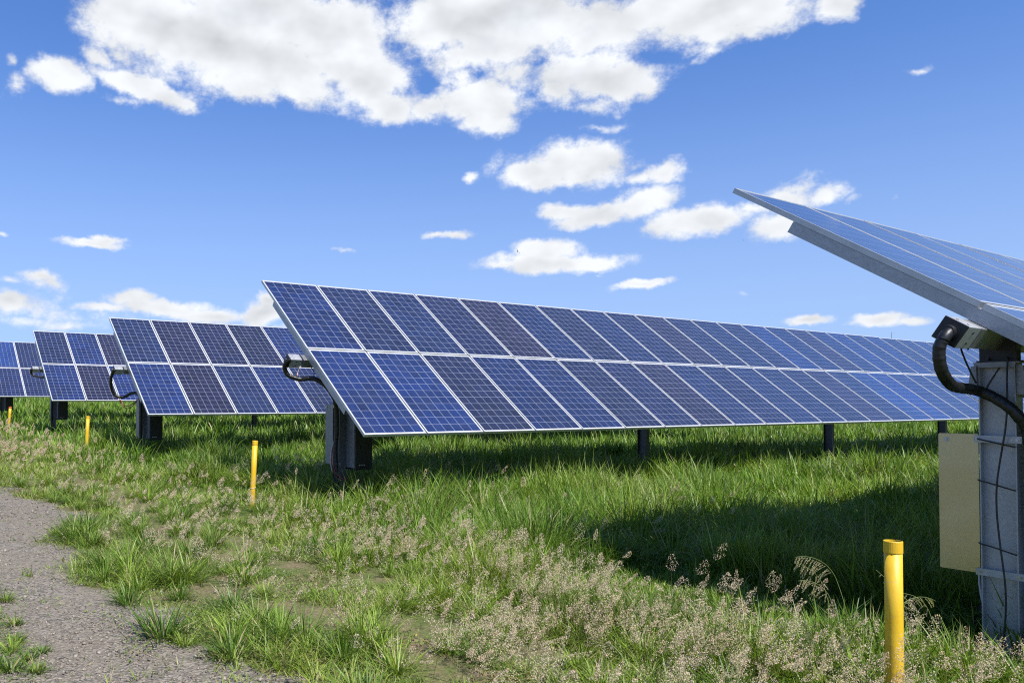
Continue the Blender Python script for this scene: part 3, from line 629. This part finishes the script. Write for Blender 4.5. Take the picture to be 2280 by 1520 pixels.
def blades(x, y, z, h, w, lean, curl, ang, col, g, segs=3):
    """curved tapering blades: segs-1 quads and a tip triangle each"""
    n = len(x); t = np.linspace(0, 1, segs + 1); dx, dy = np.cos(ang), np.sin(ang)
    wa = ang + np.pi / 2 + g.normal(0, 0.5, n); wx, wy = np.cos(wa), np.sin(wa)
    rows = []
    for i, ti in enumerate(t):
        th = lean + curl * ti                                   # angle from vertical grows along the blade
        out = h * ti * np.sin(lean + curl * ti * 0.5); up = h * ti * np.cos(np.minimum(lean + curl * ti * 0.55, 1.9))
        cx, cy, cz = x + dx * out, y + dy * out, z + up
        ww = w * (1.0, 0.95, 0.7, 0.45)[min(i, 3)] * 0.5 if segs == 3 else w * (1 - ti * 0.6) * 0.5
        if i < segs:
            rows.append(np.stack([cx - wx * ww, cy - wy * ww, cz], -1)); rows.append(np.stack([cx + wx * ww, cy + wy * ww, cz], -1))
        else: rows.append(np.stack([cx, cy, cz], -1))
    V = np.stack(rows, 1); k = V.shape[1]; b = (np.arange(n) * k)[:, None]
    F4 = np.concatenate([b + np.array([2 * i, 2 * i + 1, 2 * i + 3, 2 * i + 2]) for i in range(segs - 1)], 0)
    F3 = b + np.array([2 * segs - 2, 2 * segs - 1, 2 * segs])
    return V.reshape(-1, 3), F3, F4, np.repeat(col, k, 0)
def merge(parts):
    V, A, B, C, o = [], [], [], [], 0
    for v, f3, f4, c in parts:
        V.append(v); C.append(c); A.append(f3 + o); B.append(f4 + o); o += len(v)
    return np.concatenate(V), np.concatenate(A), np.concatenate(B), np.concatenate(C)
def lerp(a, b, t): return a + (b - a) * t
def lush(x, y):
    """0 on the bare strip beside the path, 1 in the tall grass among the rows"""
    e = path_edge(x); wob = 1.1 * (fbm(x, y, 1.6, 21) - 0.5)
    return np.clip((y - e - 1.5 + wob - 0.9 * np.clip((-x - 3) / 4, 0, 1) * 0 ) / 2.2, 0, 1)
def grass_colour(x, y, n, g, ls, sick):
    deep = np.array([0.060, 0.135, 0.016]); mid = np.array([0.250, 0.425, 0.045]); lime = np.array([0.43, 0.52, 0.09]); straw = np.array([0.55, 0.47, 0.25])
    t = g.random(n); f = fbm(x, y, 1.3, 31)
    c = lerp(deep, mid, np.clip(t * 1.0 + (f - 0.5) * 1.5 + 0.10, 0, 1)[:, None])
    c = lerp(c, lime, (np.clip((1 - ls) * 0.7 + (fbm(x, y, 1.4, 41) - 0.50) * 2.6, 0, 1) * g.random(n))[:, None])
    s = g.random(n) < sick
    c[s] = lerp(mid, straw, (0.55 + 0.45 * g.random(n))[:, None])[s]
    return c * (0.85 + 0.3 * g.random(n))[:, None]
def build_grass():
    g = np.random.default_rng(3); parts = []
    # tufts: blades gathered round tuft centres
    for (n, r0, r1, pw, per, spread, seed) in ((20000, 2.3, 8, 0.35, 15, 0.045, 1), (22000, 8, 22, 1.25, 15, 0.09, 2), (16000, 22, 75, 1.5, 9, 0.30, 3), (9000, 60, 260, 1.7, 6, 1.4, 4)):
        tx, ty, tr = wedge(n, r0, r1, pw, y_min=0.2, seed=seed)
        ls = lush(tx, ty); e = path_edge(tx)
        patch = fbm(tx, ty, 0.55, 51)
        inside = ty > e - 0.12
        keep = g.random(len(tx)) < np.where(inside, np.clip(0.66 + 0.9 * ls + (patch - 0.5) * 2.2, 0.04, 1), np.where((patch > 0.66) | (ty < 0.85 + 0.25 * (patch - .5)), 0.30, 0.03))
        # clear a little round post feet and the pale soil scars
        for (sx, sy, sr) in SCARS: keep &= ((tx - sx) ** 2 + (ty - sy) ** 2 * 2.2 > sr * sr * (0.6 + 0.8 * g.random(len(tx))))
        tx, ty, tr, ls, inside, patch = (q[keep] for q in (tx, ty, tr, ls, inside, patch))
        th = lerp(0.15, 0.40, ls) * (0.35 + 1.3 * np.clip((fbm(tx, ty, 0.9, 61) - 0.3) * 2.2, 0, 1)) * np.where(inside, 1, 0.55) * (0.75 + 0.5 * g.random(len(tx)))
        th = th * np.where((tx > -4.9) & (tx < -1.2) & (ty > 4.5) & (ty < 6.3), 0.55, 1)
        ta = g.random(len(tx)) * 6.283; m = len(tx)
        idx = np.repeat(np.arange(m), per); k = len(idx)
        a = g.random(k) * 6.283; rad = np.abs(g.normal(0, spread, k))
        x = tx[idx] + np.cos(a) * rad; y = ty[idx] + np.sin(a) * rad; z = gz(x, y) - 0.01
        L = ls[idx]; r = tr[idx]
        h = th[idx] * (0.45 + 0.75 * g.random(k)) * np.clip((r / 30) ** 0.12, 1, 1.25)
        w = lerp(0.0052, 0.0088, L) * (0.6 + 0.8 * g.random(k)) * np.maximum(1, (r / 7.0)) ** 0.85
        ang = np.where(g.random(k) < 0.65, a, ta[idx]) + g.normal(0, 0.4, k)
        lean = np.abs(g.normal(0.16, 0.20, k)) + rad / spread * 0.10 + (1 - L) * 0.22; curl = np.abs(g.normal(0.75, 0.6, k)) + (1 - L) * 0.2
        col = grass_colour(x, y, k, g, L, lerp(0.20, 0.075, L))
        parts.append(blades(x, y, z, h, w, lean, curl, ang, col, g))
    V, A, B, C = merge(parts); me = raw_mesh('grass', V, A, B, C, M_grass)
    tag(add('grass', me), kind='stuff')
# bare, sandy scars in the strip: x, y, radius
SCARS = [(-2.15, 5.85, 0.55), (-4.55, 3.35, 0.42), (-9.6, 4.25, 0.75), (-9.3, 3.3, 0.7), (-8.0, 3.4, 0.45), (-12.3, 3.5, 0.8), (-6.2, 2.6, 0.5), (-5.2, 2.75, 0.5), (-3.9, 2.9, 0.42),
         (-3.6, 3.6, 0.35), (-5.9, 3.9, 0.42), (-7.0, 4.4, 0.4), (-7.2, 3.0, 0.45), (-8.6, 2.9, 0.4), (-6.6, 3.4, 0.35), (-10.9, 3.4, 0.5), (-14.5, 3.2, 0.6), (-4.4, 4.1, 0.3)]
build_grass()
def build_tussocks():
    """coarse bushy tussocks along the ragged edge of the path and in the strip"""
    g = np.random.default_rng(43); parts = []
    sp = [(-9.35, 2.15, .33), (-9.0, 2.0, .3), (-9.6, 2.3, .3), (-8.6, 2.15, .25), (-7.35, 1.95, .3), (-7.1, 2.05, .3), (-6.8, 1.95, .22), (-11.2, 2.9, .3), (-8.1, 2.5, .3), (-7.4, 2.7, .35), (-6.6, 2.4, .3),
          (-5.5, 2.35, .25), (-5.0, 2.3, .25), (-4.6, 2.45, .3), (-4.2, 2.5, .25), (-6.95, .92, .13), (-6.5, .82, .12), (-5.9, .80, .1), (-5.4, .84, .12), (-5.05, .78, .12), (-5.6, .90, .1), (-6.2, .84, .1), (-5.2, .9, .1), (-7.2, .86, .12), (-6.7, 1.0, .12), (-6.0, .95, .1), (-5.3, 1.0, .08), (-5.75, .75, .12), (-6.35, .72, .14), (-6.8, .75, .14), (-4.95, .9, .1), (-5.15, .7, .12)]
    g2 = np.random.default_rng(5)
    for i in range(150):
        x = -15 + 12.5 * g2.random(); y = float(path_edge(x)) - 0.05 + 2.6 * g2.random() ** 1.2; sp.append((x, y, 0.10 + 0.20 * g2.random()))
    for i in range(230):
        x = -13 + 11 * g2.random(); y = 5.2 + 5.5 * g2.random(); sp.append((x, y, 0.26 + 0.36 * g2.random() ** 1.7))
    sp = [q for q in sp if not (q[0] > -4.9 and 4.4 < q[1] < 6.4)]
    sp += [(-2.30, 5.35, .30), (-2.55, 5.45, .26), (-1.98, 5.30, .30), (-1.85, 5.05, .24), (-2.25, 4.72, .24), (-1.90, 4.70, .22), (-3.1, 5.1, .22), (-1.70, 5.35, .34), (-3.9, 5.0, .24)]
    for (x0, y0, h0) in sp:
        k = int(90 + 260 * h0); a = g.random(k) * 6.283; rad = np.abs(g.normal(0, 0.28 * h0, k)); x = x0 + np.cos(a) * rad; y = y0 + np.sin(a) * rad * .8
        h = h0 * (0.5 + 0.9 * g.random(k)); w = (0.0055 + 0.007 * h0) * (0.6 + 0.8 * g.random(k)); lean = 0.15 + np.abs(g.normal(0.25, .3, k)) ; curl = np.abs(g.normal(0.85, 0.5, k))
        b = g.random(); c0 = lerp(np.array([0.11, 0.22, 0.025]), np.array([0.34, 0.48, 0.07]), b)
        col = c0 * (0.7 + 0.6 * g.random(k))[:, None]; s = g.random(k) < 0.10; col[s] = np.array([0.52, 0.45, 0.22])
        parts.append(blades(x, y, gz(x, y) - 0.01, h, w, lean, curl, a + g.normal(0, .35, k), col, g))
    tag(add('grass_tussocks', raw_mesh('grass_tussocks', *merge(parts), M_grass)), kind='stuff')
build_tussocks()

def build_groundcover():
    """low creeping leaves that fill in between the tufts"""
    g = np.random.default_rng(13); parts = []
    for (n, r0, r1, pw, s0, seed) in ((120000, 2.3, 8, 0.5, 0.9, 5), (70000, 8, 30, 1.3, 1.8, 6)):
        x, y, r = wedge(n, r0, r1, pw, y_min=0.3, y_max=14, seed=seed)
        ls = lush(x, y); e = path_edge(x); p = fbm(x, y, 0.35, 71); q = fbm(x, y, 1.1, 75)
        keep = g.random(len(x)) < np.where(y > e, np.clip(0.75 + (p - 0.5) * 2.6 + (q - .5), 0.03, 1), np.where((p > 0.68) & (y > e - 0.5) | (y < 0.95), 0.5, 0.03))
        for (sx, sy, sr) in SCARS: keep &= ((x - sx) ** 2 + (y - sy) ** 2 * 2.2 > sr * sr * 0.9 * (0.5 + 0.8 * g.random(len(x))))
        x, y, r, ls = x[keep], y[keep], r[keep], ls[keep]; k = len(x); z = gz(x, y) + 0.002 + g.random(k) * 0.05
        ln = (0.014 + 0.022 * g.random(k)) * s0; wd = ln * (0.28 + 0.3 * g.random(k)); a = g.random(k) * 6.283; tilt = g.normal(0.25, 0.45, k)
        dx, dy, dz = np.cos(a) * np.cos(tilt), np.sin(a) * np.cos(tilt), np.sin(tilt); sx, sy = -np.sin(a), np.cos(a); sz = g.normal(0, 0.35, k)
        P = lambda u, v: np.stack([x + dx * ln * u + sx * wd * v, y + dy * ln * u + sy * wd * v, z + dz * ln * u + sz * wd * v], -1)
        V = np.stack([P(-.5, 0), P(0.05, .5), P(.6, 0), P(0.05, -.5)], 1).reshape(-1, 3)
        F4 = (np.arange(k) * 4)[:, None] + np.arange(4)
        t = g.random(k)[:, None]; col = lerp(np.array([0.10, 0.20, 0.032]), np.array([0.34, 0.42, 0.11]), t)
        yl = g.random(k) < 0.10 + 0.6 * np.clip((fbm(x, y, 0.7, 77) - 0.56) * 5, 0, 1); col[yl] = lerp(np.array([0.30, 0.24, 0.10]), np.array([0.45, 0.36, 0.18]), t)[yl]
        fl = g.random(k) < 0.010; col[fl] = np.where(g.random((fl.sum(), 1)) < 0.6, np.array([[0.75, 0.75, 0.68]]), np.array([[0.75, 0.60, 0.06]]))
        parts.append((V, np.zeros((0, 3), int), F4, np.repeat(col, 4, 0)))
    V, A, B, C = merge(parts); tag(add('ground_cover_weeds', raw_mesh('ground_cover_weeds', V, A, B, C, M_grass)), kind='stuff')
build_groundcover()

def build_heads():
    """airy pinkish seed heads of the short grass in front"""
    g = np.random.default_rng(23); P0 = []
    def strip(n, x0, x1, y0, y1, thr, seed):
        x = x0 + (x1 - x0) * g.random(n); y = y0 + (y1 - y0) * g.random(n)
        d = fbm(x, y, 0.55, 81 + seed); k = d > thr - 0.10 * g.random(n); x, y = x[k], y[k]
        # heads stand in small companies
        return x + g.normal(0, .02, len(x)), y + g.normal(0, .02, len(x))
    sets = [strip(2150, -6.6, -1.2, 2.5, 5.2, 0.53, 0), strip(330, -8.5, -3.4, 2.0, 4.6, 0.5, 1), strip(500, -34, -14, 2.1, 4.3, 0.45, 2), strip(260, -13, -7, 2.2, 4.6, 0.5, 3), strip(420, -13, -5, 5.0, 9.5, 0.55, 5)]
    x = np.concatenate([s[0] for s in sets]); y = np.concatenate([s[1] for s in sets])
    keep = (y > path_edge(x) + 0.05) & ~((x > -6.5) & (y > 3.2 + 0.42 * (x + 6.6) + 1.15) & (g.random(len(x)) < 0.93) & (y < 5.8)) & ~((x > -5.0) & (y > 4.55) & (g.random(len(x)) < 0.8))
    x, y = x[keep], y[keep]; n = len(x); z = gz(x, y); r = np.hypot(x, y)
    h = (0.15 + 0.30 * g.random(n) ** 1.6) * np.where(y > 4, 1.15, 1); az = g.normal(0.9, 0.9, n); ln = np.abs(g.normal(0.20, 0.18, n))
    big = np.maximum(1, r / 6) ** 0.6
    # stalks
    col = lerp(np.array([0.16, 0.22, 0.06]), np.array([0.36, 0.30, 0.17]), g.random(n)[:, None])
    st = blades(x, y, z, h, 0.0022 * big, ln, ln * 1.2, az, col, g)
    tipx = x + np.cos(az) * h * np.sin(ln * 1.6); tipy = y + np.sin(az) * h * np.sin(ln * 1.6); tipz = z + h * np.cos(np.minimum(ln * 1.66, 1.9))
    # spikelets: small rhombs set on short side branches of the head
    m = 135; idx = np.repeat(np.arange(n), m); k = len(idx); u = g.random(k); L = (0.07 + 0.085 * g.random(n))[idx]
    ang = g.random(k) * 6.283; wide = (0.005 + 0.030 * np.sin(np.pi * np.clip(u * 0.85 + 0.12, 0, 1))) * (0.5 + g.random(n))[idx] * np.sqrt(g.random(k))
    aa, tl = az[idx], (ln * 2.0)[idx] + 0.1
    cx = tipx[idx] + np.cos(aa) * np.sin(tl) * L * (u - .25) + np.cos(ang) * wide; cy = tipy[idx] + np.sin(aa) * np.sin(tl) * L * (u - .25) + np.sin(ang) * wide
    cz = tipz[idx] + np.cos(tl) * L * (u - 0.25) - 0.3 * wide
    sl = (0.0026 + 0.0020 * g.random(k)) * big[idx]; sw = sl * (0.45 + 0.25 * g.random(k))
    d = g.normal(0, 1, (k, 3)); d[:, 2] += 0.8; d /= np.linalg.norm(d, axis=1)[:, None]
    e = np.cross(d, g.normal(0, 1, (k, 3))); e /= np.linalg.norm(e, axis=1)[:, None]
    c0 = np.stack([cx, cy, cz], -1)
    V = np.stack([c0 - d * sl[:, None], c0 + e * sw[:, None], c0 + d * sl[:, None], c0 - e * sw[:, None]], 1).reshape(-1, 3)
    F4 = (np.arange(k) * 4)[:, None] + np.arange(4)
    hue = g.random(n)[idx][:, None]; c = lerp(np.array([0.90, 0.69, 0.57]), np.array([0.94, 0.80, 0.60]), hue) * (0.75 + 0.5 * g.random(k))[:, None]
    V2, A, B, C = merge([st, (V, np.zeros((0, 3), int), F4, np.repeat(c, 4, 0))])
    tag(add('seed_head_grass', raw_mesh('seed_head_grass', V2, A, B, C, M_head)), kind='stuff')
build_heads()

def build_stones():
    g = np.random.default_rng(33)
    x, y, r = wedge(95000, 2.6, 17, 1.1, y_min=0.2, y_max=3.4, seed=9)
    e = path_edge(x); bare = fbm(x, y, 0.5, 91)
    keep = g.random(len(x)) < np.where(y < e, 1.0, np.clip(1 - (y - e) / 0.7, 0, 1) * 0.8)
    keep &= g.random(len(x)) < np.clip(0.35 + (fbm(x, y, 0.9, 93) - 0.4) * 3, 0.18, 1)
    x, y, r = x[keep], y[keep], r[keep]; n = len(x)
    s = 0.0052 * np.exp(g.normal(0, 0.5, n)) * np.maximum(1, r / 7) ** 0.5
    z = gz(x, y) + 0.014 + s * 0.25
    base = np.array([[1, 0, 0], [0, 1, 0], [-1, 0, 0], [0, -1, 0], [0, 0, 1], [0, 0, -1]], float)
    q = g.normal(0, 1, (n, 3)); A_ = q / np.linalg.norm(q, axis=1)[:, None]; B_ = np.cross(A_, g.normal(0, 1, (n, 3))); B_ /= np.linalg.norm(B_, axis=1)[:, None]; C_ = np.cross(A_, B_)
    sc = s[:, None] * np.stack([1.25 + 0.4 * g.random(n), 0.9 + 0.3 * g.random(n), 0.55 + 0.3 * g.random(n)], -1)
    V = []
    for b in base:
        jit = 1 + g.normal(0, 0.16, (n, 1))
        p = A_ * (b[0] * sc[:, :1]) + B_ * (b[1] * sc[:, 1:2]) + C_ * (b[2] * sc[:, 2:])
        V.append(p * jit)
    V = np.stack(V, 1); V[:, :, 2] *= 0.75; V += np.stack([x, y, z], -1)[:, None, :]
    F = np.array([[0, 1, 4], [1, 2, 4], [2, 3, 4], [3, 0, 4], [1, 0, 5], [2, 1, 5], [3, 2, 5], [0, 3, 5]])
    F3 = ((np.arange(n) * 6)[:, None, None] + F).reshape(-1, 3)
    t = g.random(n)[:, None]; c = lerp(np.array([0.14, 0.123, 0.098]), np.array([0.44, 0.38, 0.295]), t ** 1.3)
    w = g.random(n) < 0.10; c[w] = np.array([0.40, 0.33, 0.25]) * (0.7 + 0.5 * g.random((w.sum(), 1)))
    m, nt, N, L, B = mat('stone_chips'); at = N.new('ShaderNodeAttribute'); at.attribute_name = 'tone'; L.new(at.outputs['Color'], B.inputs['Base Color'])
    B.inputs['Roughness'].default_value = 0.85
    tag(add('gravel', raw_mesh('gravel', V.reshape(-1, 3), F3, np.zeros((0, 4), int), np.repeat(c, 6, 0), m)), kind='stuff')
build_stones()

def plume(label, x, y, h, az, bend, n_br, size, seed, colr=(0.52, 0.48, 0.28), start=0.12):
    """one tall grass stalk bending under a one-sided feathery head"""
    g = np.random.default_rng(seed); R = random.Random(seed); z = float(gz(x, y)); T = empty('feathery_stalk', (x, y, z)); tag(T, label, 'wild plant', 'tall feathery stalks')
    pts = []; p = Vector((0, 0, -0.02)); th = start; st = h / 40
    for i in range(41):
        pts.append(p.copy()); p = p + Vector((math.cos(az) * math.sin(th), math.sin(az) * math.sin(th), math.cos(th))) * st
        th += bend / 40 * (0.25 if i < 22 else 1.9)
    m_st = MB().tube(pts, [0.0022 * (1 - 0.6 * i / 40) for i in range(41)], 6).mesh('stalk', M_stalk, True); add('stalk', m_st, T)
    V = []; F = []; c = []
    def quad(a, d, s, w):
        e = d.cross(Vector((R.uniform(-1, 1), R.uniform(-1, 1), R.uniform(-1, 1)))).normalized(); b = len(V)
        V.extend([a, a + d * s * .5 + e * w, a + d * s, a + d * s * .5 - e * w]); F.append((b, b + 1, b + 2, b + 3))
    for i in range(n_br):
        u = i / n_br; k = int(40 - (1 - u) * 15); a = pts[k]; t = (pts[min(k + 1, 40)] - pts[k - 1]).normalized()
        d = (t * 0.75 + Vector((R.uniform(-.35, .35), R.uniform(-.35, .35), -0.75))).normalized(); ln = size * (0.35 + 0.65 * math.sin(math.pi * min(1, u * 0.8 + 0.2))) * R.uniform(.7, 1.1)
        q = a.copy()
        for j in range(9):
            dd = (d + Vector((0, 0, -0.10 * j))).normalized(); q = q + dd * ln / 9
            for _ in range(5): quad(q + Vector((R.uniform(-1, 1), R.uniform(-1, 1), R.uniform(-1, 1))) * 0.0022, (dd + Vector((R.uniform(-.4, .4), R.uniform(-.4, .4), R.uniform(-.3, .3)))).normalized(), size * 0.10, size * 0.024)
    V = np.array([tuple(v) for v in V]); n = len(F); col = np.repeat(np.array(colr)[None] * g.uniform(.75, 1.2, (n, 1)), 4, 0)
    add('seed_head', raw_mesh('seed_head', V, np.zeros((0, 3), int), np.array(F), col, M_head), T)
    # two or three long leaves from the foot
    k = 4; gx = np.zeros(k); bl = blades(gx, gx, gx - 0.01, h * g.uniform(.4, .7, k), np.full(k, 0.008), g.uniform(.1, .4, k), g.uniform(.4, 1.3, k), g.uniform(0, 6.3, k), np.tile([[0.09, 0.19, 0.03]], (k, 1)), g)
    add('leaf', raw_mesh('leaf', *[bl[0], bl[1], bl[2], bl[3]], M_grass), T)
M_stalk = simple('pale_green_stalk', (0.16, 0.22, 0.06), (0.26, 0.30, 0.10), 20, 0.6)
LEFT = -2.155; RIGHT = 0.985
plume('tallest of three cream drooping seed heads standing left of the nearest yellow post', -2.76, 5.60, 0.78, LEFT, 1.75, 15, 0.115, 1)
plume('middle of three drooping seed heads left of the nearest yellow post', -2.84, 5.55, 0.64, LEFT, 1.35, 11, 0.085, 2)
plume('lowest and densest of three drooping seed heads left of the nearest yellow post', -2.72, 5.40, 0.60, LEFT, 1.7, 14, 0.095, 3)
plume('straight leaning stalk crossing in front of the brass coloured plate on the near grey post', -2.02, 5.42, 0.84, LEFT, 0.25, 9, 0.035, 4, (0.50, 0.52, 0.26), 0.62)
plume('stalk arching right with its head in front of the grey post foot', -2.50, 5.35, 0.62, RIGHT, 1.9, 12, 0.075, 5, (0.50, 0.50, 0.24), 0.30)
plume('dull small drooping head behind the arching stalk, between yellow post and grey post', -2.30, 5.75, 0.52, LEFT, 1.5, 7, 0.07, 6, (0.34, 0.32, 0.24))
plume('arched grass head just left of the second yellow post', -10.9, 4.40, 0.86, RIGHT, 2.0, 12, 0.12, 7, (0.42, 0.42, 0.24))
plume('leaning pale grass head two strides left of the second yellow post', -10.9, 3.95, 0.80, LEFT, 1.2, 10, 0.11, 8, (0.46, 0.44, 0.28))
plume('pale curved seed head in dark shade right of the black box under the longest table', -9.3, 6.35, 0.75, RIGHT, 1.3, 12, 0.11, 9)
plume('small pale hook shaped head farther right in front of the long dark shade', -9.3, 7.2, 0.72, LEFT, 1.7, 9, 0.09, 10)
plume('upright tan spike at the foot of the post under the end of the longest table', -9.6, 5.75, 0.55, LEFT, 0.3, 9, 0.05, 11, (0.46, 0.40, 0.28))
plume('upright tan spike in front of the black box under the longest table', -9.3, 5.90, 0.62, RIGHT, 0.35, 9, 0.05, 12, (0.50, 0.46, 0.32))


# ------------------------------------------------------------------ far and tiny things
def mast(x, y):
    z = float(gz(x, y)); T = empty('lightning_mast', (x, y, z)); tag(T, 'thin dark mast rising just above the longest table, left of the near drive tube', 'mast')
    add('pole', MB().tube([(0, 0, 0), (0, 0, 3.0), (0.0, 0, 6.6)], [0.05, 0.045, 0.028], 8).mesh('pole', M_dark, True), T)
    add('tip_rod', MB().tube([(0, 0, 6.6), (0, 0, 7.4)], 0.018, 6).mesh('tip_rod', M_dark, True), T)
mast(-36.56, 82.14)
def bird(label, loc, s, az, roll, up):
    """swift-like bird: one body mesh with a fan tail and two swept wings"""
    b = MB()
    b.tube([(-0.5, 0, 0), (-0.3, 0, 0.01), (0, 0, 0.02), (0.25, 0, 0.03), (0.38, 0, 0.04), (0.46, 0, 0.03)], [0.015, 0.05, 0.085, 0.075, 0.045, 0.008], 8)
    for sg in (-1, 1):
        b.poly([(0.18, sg * 0.04, 0.05), (0.22, sg * 0.42, 0.05 + up), (-0.10, sg * 1.0, 0.02 + up * 0.6), (-0.12, sg * 0.97, 0.01 + up * 0.6), (0.02, sg * 0.42, 0.04 + up), (-0.14, sg * 0.04, 0.03),
                (0.18, sg * 0.04, 0.02), (0.22, sg * 0.42, 0.03 + up), (-0.10, sg * 1.0, 0.005 + up * 0.6), (-0.12, sg * 0.97, 0.0 + up * 0.6), (0.02, sg * 0.42, 0.02 + up), (-0.14, sg * 0.04, 0.0)],
               [(0, 1, 4, 5), (1, 2, 3, 4), (6, 11, 10, 7), (7, 10, 9, 8), (0, 6, 7, 1), (1, 7, 8, 2), (2, 8, 9, 3), (3, 9, 10, 4), (4, 10, 11, 5), (5, 11, 6, 0)])
    b.poly([(-0.42, 0.02, 0.01), (-0.72, 0.13, 0.0), (-0.66, 0.0, 0.0), (-0.72, -0.13, 0.0), (-0.42, -0.02, 0.01)], [(0, 1, 2, 3, 4)])
    o = add('bird', b.mesh('bird', M_black, True), None, loc, (roll, 0, az)); o.scale = (s, s, s); tag(o, label, 'bird')
bird('small dark bird crossing the white cloud in the middle of the sky', (-32.28, 30.26, 9.83), 0.20, 2.0, 1.1, 0.25)
bird('tiny dark bird in blue sky just left of the nearest table', (-31.37, 49.97, 12.5), 0.13, 0.6, 0.2, 0.1)
